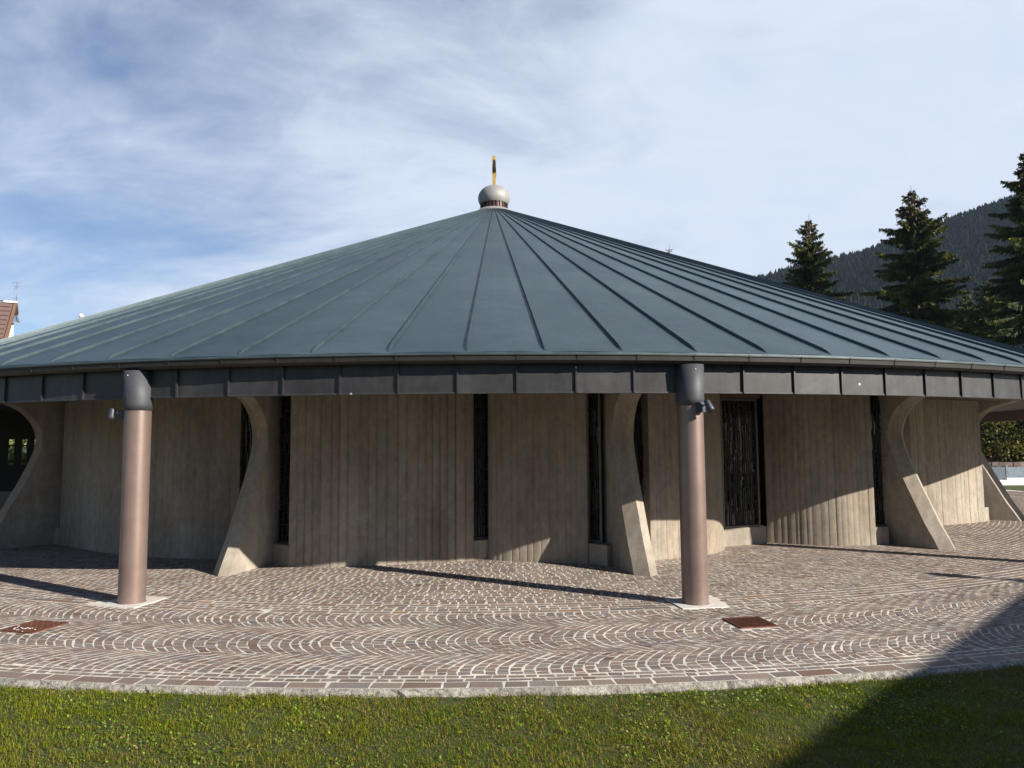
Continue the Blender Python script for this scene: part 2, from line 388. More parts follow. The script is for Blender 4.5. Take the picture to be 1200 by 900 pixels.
for k in range(nn): pv.face((idp[0]+k, idp[0]+(k+1) % nn, idp[1]+(k+1) % nn, idp[1]+k))
pave = pv.build('pavement', M_joint); tag(pave, kind='structure')
st = raw_mesh('paving_setts', stones_v, stones_f, M_stone, np.array(stones_c), pave)
# kerb haunch of rough mortar
kb = MB(); nk = 900; kr = []
for i, (r, z) in enumerate([(20.395, -.0005), (20.415, -.004), (20.44, -.03), (20.455, -.08)]):
    pts = []
    for k in range(nk):
        th = -70+150*k/(nk-1); rr = r+(0 if i == 0 else float(rng.normal(0, .006))+.045*(float(vnoise(th*3, i*.2, 1.0, 3))-.5)*(i > 1)); pts.append(pol(rr, th, z+(0 if i == 0 else float(rng.normal(0, .004)))))
    kr.append(kb.add(pts))
for i in range(3):
    for k in range(nk-1): kb.face((kr[i]+k, kr[i+1]+k, kr[i+1]+k+1, kr[i]+k+1))
tag(kb.build('kerb', M_kerb), kind='structure')

# ------------------------------------------------------------------ church
church = empty('round_church', (CX, CY, 0))
tag(church, 'round concrete church with wide conical grey green metal roof, steel ball and gilded cross', 'church')
OFF = (CX, CY, 0)
def cpart(mb, name, mat, parent=None): return mb.build(name, mat, parent or church, OFF if True else (0, 0, 0))
# roof: trays with standing seams
RE, ZE, ZA = 17.74, 3.106, 10.80; SL = (ZA-ZE)/RE
zr = lambda r: ZA-SL*r
NS = 115; dS = 360/NS; S0 = 3.358
rf = MB(); rad = [.7, 2, 4, 7, 10, 13, 15.5, 17.0, RE]
for k in range(NS):
    a = S0+dS*k; tone = float(rng.uniform(.93, 1.07)); sub = 3; tw = rng.uniform(.92, 1.08, 4)
    bid = []; rj = [float(rng.uniform(3.5, 6)), float(rng.uniform(8.3, 10.5)), float(rng.uniform(13, 15.2))]; rad = sorted([.7, 2, 7, 12, 17.0, RE]+rj+[q+.03 for q in rj])
    for r in rad: bid.append(rf.add([pol(r, a+dS*j/sub, zr(r)+(.006*math.sin(math.pi*j/sub))) for j in range(sub+1)]))
    for i in range(len(rad)-1):
        for j in range(sub): rf.face((bid[i+1]+j, bid[i+1]+j+1, bid[i]+j+1, bid[i]+j), tone*(.82 if rad[i] in rj else tw[sum(rad[i] >= q for q in rj)]))
    # standing seam, folded down just short of the eave
    pr = [(.75, .030), (5, .040), (12, .042), (17.48, .042), (17.60, .030), (17.68, .004)]; sid = []
    for r, h in pr:
        w = math.degrees(.015/r) if r > 2 else math.degrees(.010/r)
        z = zr(r); sid.append(rf.add([pol(r, a-w, z-.003), pol(r, a-w*.75, z+h), pol(r, a+w*.75, z+h), pol(r, a+w, z-.003)]))
    for i in range(len(pr)-1):
        for j in range(3): rf.face((sid[i+1]+j, sid[i+1]+j+1, sid[i]+j+1, sid[i]+j), .92)
rf.lathe([(RE, ZE), (RE+.006, ZE-.002), (RE+.006, ZE-.026), (RE-.02, ZE-.026), (RE-.02, ZE-.012), (.7, ZA-SL*.7-.06)], 345, CX, CY, 1.25, smooth=False)
roof = cpart(rf, 'roof', M_roof)
# gutter
gt = MB(); prof = [(17.60, 3.068), (17.60, 2.99), (17.625, 2.978), (17.70, 2.976), (17.745, 3.005), (17.752, 3.062), (17.766, 3.066), (17.766, 3.078), (17.742, 3.078), (17.735, 3.01), (17.70, 2.984), (17.615, 2.99)]
gt.lathe(prof, 300, CX, CY, 1.0, smooth=False); gutter = cpart(gt, 'gutter', M_gutter)
dF = 2.4; F0 = 2.242
for k in range(-28, 30):
    b = MB(); a = F0+dF*k+1.2*0
    pp = [(17.61, 2.972), (17.70, 2.970), (17.751, 3.003), (17.760, 3.060), (17.772, 3.064), (17.772, 3.082), (17.60, 3.082)]
    w = math.degrees(.013/17.7); i0 = b.add([pol(r, a-w, z) for r, z in pp]); i1 = b.add([pol(r, a+w, z) for r, z in pp])
    for j in range(len(pp)-1): b.face((i0+j, i1+j, i1+j+1, i0+j+1))
    b.face([i0+j for j in range(len(pp))]); b.face([i1+j for j in range(len(pp))][::-1]); cpart(b, 'gutter_bracket', M_gutter, gutter)
# fascia
fa = MB()
RF, ZB, ZT = 17.56, 2.616, 2.985
for k in range(150):
    a = F0+dF*k; a1 = a+dF; tone = float(rng.uniform(.80, 1.18)); d = float(rng.normal(0, .004)); d2 = float(rng.normal(0, .004))
    P = [pol(RF+d, a, ZB), pol(RF+d2, a1, ZB), pol(RF+d2*.3, a1, ZT), pol(RF+d*.3, a, ZT)]; fa.poly(P, tone)
    fa.poly([pol(RF+d, a, ZB), pol(RF-.13, a, ZB), pol(RF-.13, a1, ZB), pol(RF+d2, a1, ZB)], tone)
    # bottom bead and standing joint
    i0 = fa.add([pol(RF+.012, a, ZB-.004), pol(RF+.012, a1, ZB-.004), pol(RF+.012, a1, ZB+.014), pol(RF+.012, a, ZB+.014), pol(RF-.004, a1, ZB+.018), pol(RF-.004, a, ZB+.018), pol(RF-.01, a, ZB-.005), pol(RF-.01, a1, ZB-.005)])
    fa.face((i0, i0+1, i0+2, i0+3), 1.2); fa.face((i0+3, i0+2, i0+4, i0+5), 1.2); fa.face((i0+6, i0+7, i0+1, i0), 1.2)
    t = R_(a); fa.box(CX+(RF+.012)*math.sin(t), CY-(RF+.012)*math.cos(t), (ZB+ZT)/2-.002, .020, .034, ZT-ZB, t, .85)
cpart(fa, 'fascia', M_fascia)
so = MB(); so.lathe([(RF-.13, ZB), (RF-.13, 2.945)], 150, CX, CY, 1.0, smooth=False); so.lathe([(12.5, 2.95), (RF-.13, 2.95)], 150, CX, CY, 1.0, smooth=False); cpart(so, 'soffit', M_soffit)
# finial
fc = MB(); fc.lathe([(.86, 10.40), (.855, 10.43), (.57, 10.64), (.48, 10.66)], 48, CX, CY); collar = cpart(fc, 'roof_collar', M_ball)
fv = MB(); fv.lathe([(.47, 10.62), (.47, 10.90)], 48, CX, CY)
vent = cpart(fv, 'vent_band', M_copper)
fl = MB()
for k in range(24): t = 2*math.pi*k/24; fl.box(CX+.49*math.sin(t), CY-.49*math.cos(t), 10.77, .05, .05, .24, t)
cpart(fl, 'louvre', M_darkbrown, vent)
fb = MB(); prof = []
for i in range(33):
    a = R_(-28+118*i/32); prof.append((max(.0005, .595*math.cos(a)), 11.10+.49*math.sin(a)))
fb.lathe(prof, 64, CX, CY); fb.lathe([(.46, 10.86), (.595*math.cos(R_(28)), 11.10-.49*math.sin(R_(28)))], 64, CX, CY)
ball = cpart(fb, 'finial_ball', M_ball)
cr = MB(); gx = CX+.005
cr.box(gx, CY, 12.13, .125, .15, 1.10); cr.box(gx-.005, CY, 12.70, .10, .13, .06)
cross = cpart(cr, 'cross', M_gold)
cb = MB(); cb.box(gx+.022, CY, 12.25, .105, .92, .27); cb.box(gx+.022, CY, 12.25, .08, .95, .33)
cpart(cb, 'cross_arm', M_darkbrown, cross)  # arm coloured much darker than the gilded post

# walls: board-marked concrete shells on measured plan curves
def smooth_curve(P, step=.02):
    P = [np.array(p, float) for p in P]; P = [2*P[0]-P[1]]+P+[2*P[-1]-P[-2]]; out = []
    for i in range(1, len(P)-2):
        n_ = max(2, int(np.linalg.norm(P[i+1]-P[i])/step))
        for t in np.linspace(0, 1, n_, endpoint=False):
            out.append(.5*((2*P[i])+(-P[i-1]+P[i+1])*t+(2*P[i-1]-5*P[i]+4*P[i+1]-P[i+2])*t*t+(-P[i-1]+3*P[i]-3*P[i+1]+P[i+2])*t**3))
    out.append(P[-2]); return np.array(out)
ZW = 2.948
def wall_panel(pts, seed, thick=.26, boards=(.10, .19), relief=1.0):
    r = np.random.default_rng(seed); C = smooth_curve(pts); seg = np.linalg.norm(np.diff(C, axis=0), axis=1); S = np.concatenate([[0], np.cumsum(seg)]); L = S[-1]
    T = np.gradient(C, axis=0); T /= np.linalg.norm(T, axis=1, keepdims=True); N = np.stack([T[:, 1], -T[:, 0]], 1)
    def at(s, d): 
        return (float(np.interp(s, S, C[:, 0])+d*np.interp(s, S, N[:, 0])), float(np.interp(s, S, C[:, 1])+d*np.interp(s, S, N[:, 1])))
    w = MB(); s = 0.0; prof = []; cols = []
    while s < L-1e-6:
        b = min(s+r.uniform(*boards), L); b = L if L-b < .06 else b
        d = float(r.uniform(-.004, .006))*relief; tone = 1+relief*float(r.uniform(-.07, .06)); m = (s+b)/2
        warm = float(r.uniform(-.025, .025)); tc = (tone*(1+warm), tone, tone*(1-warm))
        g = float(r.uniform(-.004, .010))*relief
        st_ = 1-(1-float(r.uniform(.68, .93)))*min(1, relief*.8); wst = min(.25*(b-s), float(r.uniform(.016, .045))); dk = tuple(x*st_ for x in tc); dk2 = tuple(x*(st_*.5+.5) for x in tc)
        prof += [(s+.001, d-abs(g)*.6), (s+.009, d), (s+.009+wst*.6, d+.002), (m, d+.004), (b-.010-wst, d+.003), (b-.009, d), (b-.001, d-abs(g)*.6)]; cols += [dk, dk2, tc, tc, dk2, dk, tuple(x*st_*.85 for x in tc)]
        s = b
    zs = [0, .28, .9, 1.6, 2.3, ZW]
    ids = []
    for z in zs: ids.append(w.add([(*at(s_, d_+(.012 if z < .1 else 0)), z) for s_, d_ in prof]))
    for i in range(len(zs)-1):
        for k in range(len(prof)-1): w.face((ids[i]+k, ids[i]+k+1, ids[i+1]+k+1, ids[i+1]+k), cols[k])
    # back, ends, top
    sb = np.linspace(0, L, 14); b0 = w.add([(*at(s_, -thick), 0) for s_ in sb]); b1 = w.add([(*at(s_, -thick), ZW) for s_ in sb])
    for k in range(13): w.face((b0+k+1, b0+k, b1+k, b1+k+1))
    n_ = len(prof)
    w.poly([w.v[ids[0]], w.v[b0], w.v[b1]]+[w.v[ids[i]] for i in range(len(zs)-1, 0, -1)][:1]+[w.v[ids[i]] for i in range(len(zs)-2, 0, -1)])
    w.poly([w.v[ids[i]+n_-1] for i in range(len(zs))]+[w.v[b1+13], w.v[b0+13]])
    return cpart(w, 'wall', M_conc)
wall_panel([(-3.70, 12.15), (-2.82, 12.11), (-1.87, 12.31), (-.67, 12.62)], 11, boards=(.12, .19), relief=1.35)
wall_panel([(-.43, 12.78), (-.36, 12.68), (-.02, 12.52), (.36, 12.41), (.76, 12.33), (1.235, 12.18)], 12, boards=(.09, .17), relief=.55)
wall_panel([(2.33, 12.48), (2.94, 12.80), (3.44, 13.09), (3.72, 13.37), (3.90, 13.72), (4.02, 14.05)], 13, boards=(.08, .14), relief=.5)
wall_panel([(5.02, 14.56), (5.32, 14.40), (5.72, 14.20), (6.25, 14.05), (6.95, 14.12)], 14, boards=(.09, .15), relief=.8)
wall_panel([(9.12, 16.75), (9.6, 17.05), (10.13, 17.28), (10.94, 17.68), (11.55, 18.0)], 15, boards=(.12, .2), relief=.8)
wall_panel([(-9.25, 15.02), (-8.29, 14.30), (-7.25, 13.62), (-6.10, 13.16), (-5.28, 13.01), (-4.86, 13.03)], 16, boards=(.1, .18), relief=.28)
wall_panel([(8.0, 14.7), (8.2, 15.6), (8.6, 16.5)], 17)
# rest of the round, out of sight from the front: plain ring of the same concrete
rb = MB(); rb.lathe([(14.2, 0), (14.2, ZW)], 90, CX, CY, 1.0, 59, 284, smooth=False); rb.lathe([(13.5, 0), (13.5, ZW)], 8, CX, CY, 1.0, 284, 320, smooth=False); cpart(rb, 'wall', M_conc)
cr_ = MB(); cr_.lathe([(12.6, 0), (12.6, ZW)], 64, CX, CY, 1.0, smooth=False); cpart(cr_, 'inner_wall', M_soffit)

# windows between the shells
def window(p0, p1, z0, z1, seed, frame=M_frame, sill=None, ncol=4, painted_glints=0):
    r = np.random.default_rng(seed); p0, p1 = np.array(p0, float), np.array(p1, float); t = p1-p0; L = float(np.linalg.norm(t)); t /= L; nrm = np.array([t[1], -t[0]]); rz = math.atan2(t[1], t[0])
    P = lambda s, d: p0+t*s+nrm*d
    f = MB(); fw = .035
    for s in (fw/2, L-fw/2): q = P(s, .02); f.box(q[0], q[1], (z0+z1)/2, fw, .07, z1-z0, rz)
    for z in (z0+fw/2, z1-fw/2): q = P(L/2, .02); f.box(q[0], q[1], z, L-2*fw, .066, fw, rz)
    fo = cpart(f, 'window', frame)
    g = MB(); q = P(L/2, -.02); g.box(q[0], q[1], (z0+z1)/2, L-.01, .012, z1-z0-.01, rz); cpart(g, 'pane', M_glass, fo)
    tr = MB(); xs = np.linspace(fw, L-fw, ncol+1); xs[1:-1] += r.normal(0, .012, ncol-1)
    for i in range(ncol):
        z = z0+fw
        if i:
            zz_ = z0+fw
            while zz_ < z1-fw:
                h = min(r.uniform(.18, .6), z1-fw-zz_); dx = r.normal(0, .014); q = P(xs[i]+dx, .012); tr.box(q[0], q[1], zz_+h/2, .013, .022, h+.004, rz, float(r.uniform(.8, 1.25))); zz_ += h
        while z < z1-fw:
            h = r.uniform(.07, .30); z += h
            if z > z1-fw: break
            q = P((xs[i]+xs[i+1])/2, .011); tr.box(q[0], q[1], z, xs[i+1]-xs[i], .018, .012, rz, float(r.uniform(.8, 1.25)))
            if r.random() < .5:
                q = P(xs[i]+(xs[i+1]-xs[i])*r.uniform(.3, .7), .010); tr.box(q[0], q[1], z-h/2, .010, .018, h, rz)
    for i in range(painted_glints): q = P(float(r.uniform(.1, L-.1)), .012); tr.box(q[0], q[1], float(r.uniform(z0+.5, z1-.3)), .016, .01, float(r.uniform(.02, .06)), rz, 12.0)  # pale chips: light coming through the glass, painted as bright colour
    cpart(tr, 'tracery', M_trac, fo)
    if sill:
        (a, b, zs_) = sill; a, b = np.array(a), np.array(b); s_ = MB(); u = (b-a)/np.linalg.norm(b-a); nn_ = np.array([u[1], -u[0]])
        back = .42; B = [a, b, b-nn_*back, a-nn_*back]; lo = s_.add([(*q, 0) for q in B]); hi = s_.add([(*(q-nn_*(.006 if i < 2 else 0)), zs_) for i, q in enumerate(B)])
        s_.face((hi, hi+1, hi+2, hi+3), 1.1)
        for i in range(4): s_.face((lo+i, lo+(i+1) % 4, hi+(i+1) % 4, hi+i))
        cpart(s_, 'window_sill', M_fin, fo)
    return fo
window((-4.12, 12.66), (-3.66, 12.40), .335, 2.93, 1, sill=((-4.06, 12.44), (-3.70, 12.17), .33))
window((-.74, 12.86), (-.40, 12.94), .335, 2.93, 2, sill=((-.668, 12.635), (-.405, 12.775), .33), ncol=4)
window((1.20, 12.42), (1.50, 12.29), .335, 2.93, 3, sill=((1.237, 12.20), (1.52, 11.95), .33), ncol=5)
window((1.88, 12.50), (2.33, 12.66), .335, 2.93, 4, frame=M_frame_brown, sill=((1.95, 12.30), (2.34, 12.50), .33), ncol=5)
window((4.02, 14.16), (4.84, 14.50), .335, 2.83, 5, sill=((4.02, 14.07), (4.97, 14.44), .33), ncol=8, painted_glints=9)
window((6.94, 14.30), (7.35, 14.44), .335, 2.93, 6, sill=((6.955, 14.16), (7.22, 14.16), .33), ncol=4)
window((8.6, 16.55), (9.10, 16.84), .335, 2.93, 7, ncol=4)
window((11.5, 18.1), (11.9, 18.6), .335, 2.93, 8, ncol=4, sill=((11.56, 18.02), (11.75, 18.15), .33))
window((-9.62, 15.42), (-9.22, 15.16), .335, 2.93, 9, frame=M_frame, ncol=4, sill=((-9.60, 15.2), (-9.26, 15.04), .33))
window((-4.92, 13.18), (-4.30, 13.25), .335, 2.93, 10, frame=M_frame_brown, ncol=6, sill=((-4.855, 13.05), (-4.35, 13.07), .33))
lt = MB(); lt.box(CX+(4.43-CX)*1.0, 14.30, 2.895, .95, .2, .11, math.atan2(.34, .82)); cpart(lt, 'window_lintel', M_frame_brown)

# buttresses: radial concrete fins with a sickle-shaped outer edge
ZP = [0, .2, .45, .87, 1.25, 1.65, 2.0, 2.3, 2.6, 2.8, 2.95]; RP = [15.73, 15.62, 15.47, 15.26, 15.07, 14.89, 14.78, 14.80, 14.98, 15.26, 15.75]
def catm(z):
    i = max(0, min(len(ZP)-2, int(np.searchsorted(ZP, z)-1))); 
    g = lambda k: (RP[min(k+1, len(RP)-1)]-RP[max(k-1, 0)])/(ZP[min(k+1, len(ZP)-1)]-ZP[max(k-1, 0)])
    h = ZP[i+1]-ZP[i]; t = (z-ZP[i])/h
    return (2*t**3-3*t*t+1)*RP[i]+(t**3-2*t*t+t)*h*g(i)+(-2*t**3+3*t*t)*RP[i+1]+(t**3-t*t)*h*g(i+1)
def fin_mesh():
    b = MB(); ids = []; zs = np.linspace(0, 2.949, 42)
    for z in zs:
        ro = catm(float(z)); rc_ = max(ro-.33, 14.42); rw = min(14.45, rc_-.02)
        sec = [(-.25, 13.4), (-.25, rw), (-.19, max(ro-.16, rw+.02)), (.01, ro), (.155, max(ro-.085, rw+.03)), (.17, rw), (.17, 13.4)]
        ids.append(b.add([(x, -r, z) for x, r in sec]))
    for i in range(len(zs)-1):
        for j in range(6): b.face((ids[i]+j, ids[i]+j+1, ids[i+1]+j+1, ids[i+1]+j), 1.0)
    return b
FINS = [9.64+24.1*k for k in range(-4, 5)]; FINS[2] = -38.3; FINS[3] = -14.35; FINS[4] = 9.72; FINS[5] = 33.6; FINS[6] = 57.5
fin0 = fin_mesh().build('buttress', M_fin, church)
for i, a in enumerate(FINS):
    if i in (0, 1): continue
    o = fin0 if i == 2 else fin0.copy()
    if i > 2: col.objects.link(o); o.parent = church
    o.rotation_euler = (0, 0, R_(a))
    if i == 5:                              # this one stands turned a little towards the lawn
        q = pol(15.2, a); o.matrix_local = Matrix.Translation((q[0]-CX, q[1]-CY, 0))@Matrix.Rotation(R_(a-10), 4, 'Z')@Matrix.Translation((0, 15.2, 0))
# columns with sheet-metal caps and pale base pads
RC = 17.57
def column_parts():
    c = MB(); c.lathe([(.162, 0), (.162, 2.60)], 40, 0, 0); c.lathe([(.172, .0), (.172, .012), (.162, .014)], 40, 0, 0)
    co = c.build('column', M_colm, church)
    k = MB(); n_ = 40; lo = []; hi = []; lip = []
    for i in range(n_):
        a = 2*math.pi*i/n_; x, y = math.sin(a), -math.cos(a); yo = -.03*max(0, -y)**.5; lo.append((.170*x, .170*y, 2.455)); hi.append((.174*x, .174*y+yo, 2.966)); lip.append((.174*x, .174*y+yo*.3, 2.53))
    i0, il, i1 = k.add(lo), k.add(lip), k.add(hi)
    for i in range(n_):
        k.face((i0+i, i0+(i+1) % n_, il+(i+1) % n_, il+i), .92, True); k.face((il+i, il+(i+1) % n_, i1+(i+1) % n_, i1+i), 1.0, True)
    k.face([i1+i for i in range(n_)]); k.face([i0+i for i in range(n_)][::-1]); k.build('column_cap', M_cap, co)
    p = MB(); p.box(0, 0, .004, .56, .56, .016); p.build('base_pad', M_pad, co)
    r = MB(); r.tube([(0, -.195, 2.90), (0, -.209, 2.90)], .006, 10); r.build('rivet', M_white, co)
    return co
col0 = column_parts()
def put(o, a): o.location = (RC*math.sin(R_(a)), -RC*math.cos(R_(a)), 0); o.rotation_euler = (0, 0, R_(a))
for i, a in enumerate([-14.02, 9.42, 33.0, 57.6, -37.6]):
    if i == 0: o = col0
    else:
        o = col0.copy(); col.objects.link(o); o.parent = church
        for ch in list(col0.children): d = ch.copy(); col.objects.link(d); d.parent = o
    put(o, a)
# timber vestibule with slit lights beyond the left buttress
TV = -62.0
def rad_box(mb, r0, r1, z0, z1, th, t=.08, c=1.0):
    rm = (r0+r1)/2; x, y = pol(rm, th); mb.box(x, y, (z0+z1)/2, t, r1-r0, z1-z0, R_(th), c)
vs = MB(); slits = [(13.98, 14.08), (14.25, 14.36), (14.53, 14.66), (14.95, 15.08), (15.5, 15.63), (16.1, 16.23)]
zc = [.85, 1.50, 1.56, 1.63, 2.00, 2.04, 2.19, 2.95]
prev = 13.3
for s0, s1 in slits:
    rad_box(vs, prev, s0, .8, 2.95, TV)
    for z0, z1 in ((.8, 1.50), (1.57, 1.63), (2.0, 2.04), (2.19, 2.95)): rad_box(vs, s0, s1, z0, z1, TV)
    prev = s1
rad_box(vs, prev, 17.3, .8, 2.95, TV)
vest = cpart(vs, 'vestibule_screen', M_darktim)
vb = MB(); rad_box(vb, 13.3, 17.3, 0, .797, TV, .16); cpart(vb, 'plinth', M_fin, vest)

# ------------------------------------------------------------------ floodlights on the columns
def floodlight(loc, rz, head_rz, tilt, label):
    e = empty('floodlight', loc, rz); tag(e, label, 'floodlight', 'floodlights on the columns')
    m = MB(); m.box(0, -.035, 0, .085, .07, .125); m.box(0, -.073, 0, .07, .008, .11); m.build('mount_box', M_lamp, e)
    a = MB(); a.tube([(0, -.07, .02), (0, -.14, .025)], .014, 10); a.build('arm', M_galv, e)
    h = MB(); h.tube([(0, 0, .07), (0, 0, .05), (0, 0, -.04), (0, 0, -.075)], [.028, .036, .045, .05], 20)
    ho = h.build('lamp_head', M_lamp, e); ho.location = (0, -.175, .015); ho.rotation_euler = (tilt, 0, head_rz)
    g = MB(); g.tube([(0, 0, -.0755), (0, 0, -.079)], .044, 20); g.build('lens', M_glass, ho)
def on_col(a, az, z):
    x, y = pol(RC, a); return (x+.160*math.sin(R_(az)), y-.160*math.cos(R_(az)), z), R_(az)
l1, z1 = on_col(-14.02, -88, 2.405); floodlight(l1, z1, 0, R_(-8), 'small grey floodlight on the left side of the left bronze column')
l2, z2 = on_col(9.42, 28, 2.425); floodlight(l2, z2, R_(40), R_(-25), 'small grey floodlight on the front of the right bronze column')

# ------------------------------------------------------------------ steel covers in the paving
def cover(a, r0, r1, label, marks, seed, hatch):
    x, y = pol((r0+r1)/2, a); e = empty('drain_cover', (x, y, 0), R_(a)); tag(e, label, 'drain cover'); s = r1-r0; r = np.random.default_rng(seed)
    f = MB(); t = .018
    for dx, dy, sx, sy in ((0, s/2-t/2, s, t), (0, -s/2+t/2, s, t), (s/2-t/2, 0, t, s-2*t), (-s/2+t/2, 0, t, s-2*t)): f.box(dx, dy, .003, sx, sy, .02, 0, .8)
    f.build('cover_frame', M_rust, e)
    p = MB(); p.box(0, 0, .002, s-2*t-.006, s-2*t-.006, .016)
    w = s-2*t-.02
    if hatch:
        for i in range(15): p.box(-w/2+w*(i+.5)/15, 0, .0115, .008, w, .004, 0, .72)
    else:
        for i in range(11):
            for j in range(11):
                if (i+j) % 2: p.box(-w/2+w*(i+.5)/11, -w/2+w*(j+.5)/11, .0112, .024, .008, .003, R_(45 if i % 2 else -45), .9)
    po = p.build('plate', M_rust, e)
    if marks:
        for i in range(14):
            q = MB(); u, v = r.uniform(-w/2, w/2), -w*.30+r.normal(0, .05); q.tube([(u, v, .0125), (u, v, .0155)], float(r.uniform(.006, .014)), 6)
            q.build('bright_stud', M_white, po)
cover(10.00, 18.38, 18.82, 'rusty square steel cover with ribbed plate, by the right column', False, 1, True)
cover(-14.42, 18.64, 19.11, 'reddish square steel cover with worn shiny spots, by the left column', True, 2, False)

# ------------------------------------------------------------------ grass
def grass():
    N = 1500000
    x = rng.uniform(-9.5, 11, N); y = rng.uniform(2.6, 10.5, N); Rr = np.hypot(x-CX, y-CY)
    inside = (Rr > 20.405+.05*vnoise(x*1+9, y+9, .14, 77))&(np.abs(x) < .78*y+3.0)&(y > 2.9)&(rng.random(N) < np.clip(1.3-np.maximum(0, np.abs(x)-.74*y-.6), .25, 1))
    edge = np.clip((Rr-20.40)/.08, 0, 1)
    d1 = vnoise(x+50, y+50, .55, 21); d2 = vnoise(x+50, y+50, .12, 22); d3 = vnoise(x+50, y+50, 1.7, 23)
    keep = inside&(rng.random(N) < .30+.75*d2)&(rng.random(N) < .25+.75*edge); x, y, d1, d2, d3 = [a[keep] for a in (x, y, d1, d2, d3)]; n_ = len(x)
    L = (.016+.018*d2+.009*d1)*rng.uniform(.6, 1.45, n_); w = rng.uniform(.0024, .0050, n_)
    az = rng.uniform(0, 2*np.pi, n_); lean = rng.uniform(.25, 1.5, n_); dx, dy = np.cos(az), np.sin(az)
    dr = np.hypot(x-CX, y-CY)-20.40; dry = rng.random(n_) < (.06+.55*np.clip(d3*1.6-.5, 0, 1)*(.4+.6*d1)+.10*(1-d2)+.45*np.exp(-dr/.16)*d1); lean[dry] += .35
    z0 = -.056+.012*d1
    V = np.zeros((n_, 5, 3)); px, py = -dy*w/2, dx*w/2
    V[:, 0] = np.stack([x-px, y-py, z0], 1); V[:, 1] = np.stack([x+px, y+py, z0], 1)
    mx, my, mz = x+dx*L*.5*np.sin(lean*.6), y+dy*L*.5*np.sin(lean*.6), z0+L*.55*np.cos(lean*.6)
    V[:, 2] = np.stack([mx+px*.8, my+py*.8, mz], 1); V[:, 3] = np.stack([mx-px*.8, my-py*.8, mz], 1)
    V[:, 4] = np.stack([mx+dx*L*.5*np.sin(lean*1.4), my+dy*L*.5*np.sin(lean*1.4), mz+L*.5*np.cos(lean*1.4)], 1)
    b = (np.arange(n_)*5)[:, None]; F = np.concatenate([b+np.array([0, 1, 2]), b+np.array([0, 2, 3]), b+np.array([3, 2, 4])], 0)
    g = np.array((.138, .180, .007)); yl = np.array((.255, .238, .012)); dk = np.array((.082, .132, .007)); br = np.array((.21, .145, .05))
    t = d1[:, None]; c = dk*(1-t)+g*t; r2 = rng.random(n_)[:, None]; c = np.where(r2 < .22, yl, c); c = np.where(dry[:, None], br, c)*rng.uniform(.65, 1.35, n_)[:, None]
    # clover and small broad leaves
    nc = 90000; cx = rng.uniform(-7, 9, nc); cy = rng.uniform(3.3, 9, nc); k = (np.hypot(cx-CX, cy-CY) > 20.5)&(np.abs(cx) < .78*cy+1)&(rng.random(nc) < np.clip(vnoise(cx+20, cy+20, .5, 31)*2.2-.75, 0.04, 1)); cx, cy = cx[k], cy[k]; nc = len(cx)
    s = rng.uniform(.004, .0105, nc); a = rng.uniform(0, 6.28, nc); zc_ = rng.uniform(-.042, -.020, nc); tl = rng.normal(0, .45, (nc, 2))
    Q = np.zeros((nc, 6, 3))
    for i in range(6):
        ang = a+i*np.pi/3; rr = s*(1 if i % 2 == 0 else .8); ux, uy = rr*np.cos(ang), rr*np.sin(ang); Q[:, i] = np.stack([cx+ux, cy+uy, zc_+ux*tl[:, 0]+uy*tl[:, 1]], 1)
    bq = (np.arange(nc)*6)[:, None]+n_*5; FQ = np.concatenate([bq+np.array([0, i, i+1]) for i in (1, 2, 3, 4)], 0)
    cq = np.array((.16, .24, .035))*rng.uniform(.7, 1.5, nc)[:, None]; cq[rng.random(nc) < .12] = (.26, .24, .05); cq[rng.random(nc) < .05] = (.25, .15, .07)
    Vall = np.concatenate([V.reshape(-1, 3), Q.reshape(-1, 3)]); Fall = np.concatenate([F, FQ]); call = np.concatenate([np.tile(c, (3, 1)), np.tile(cq, (4, 1))])
    tag(raw_mesh('grass', Vall, Fall, M_grass, call), 'short mown grass with clover in front of the paving', 'grass', kind='stuff')
grass()

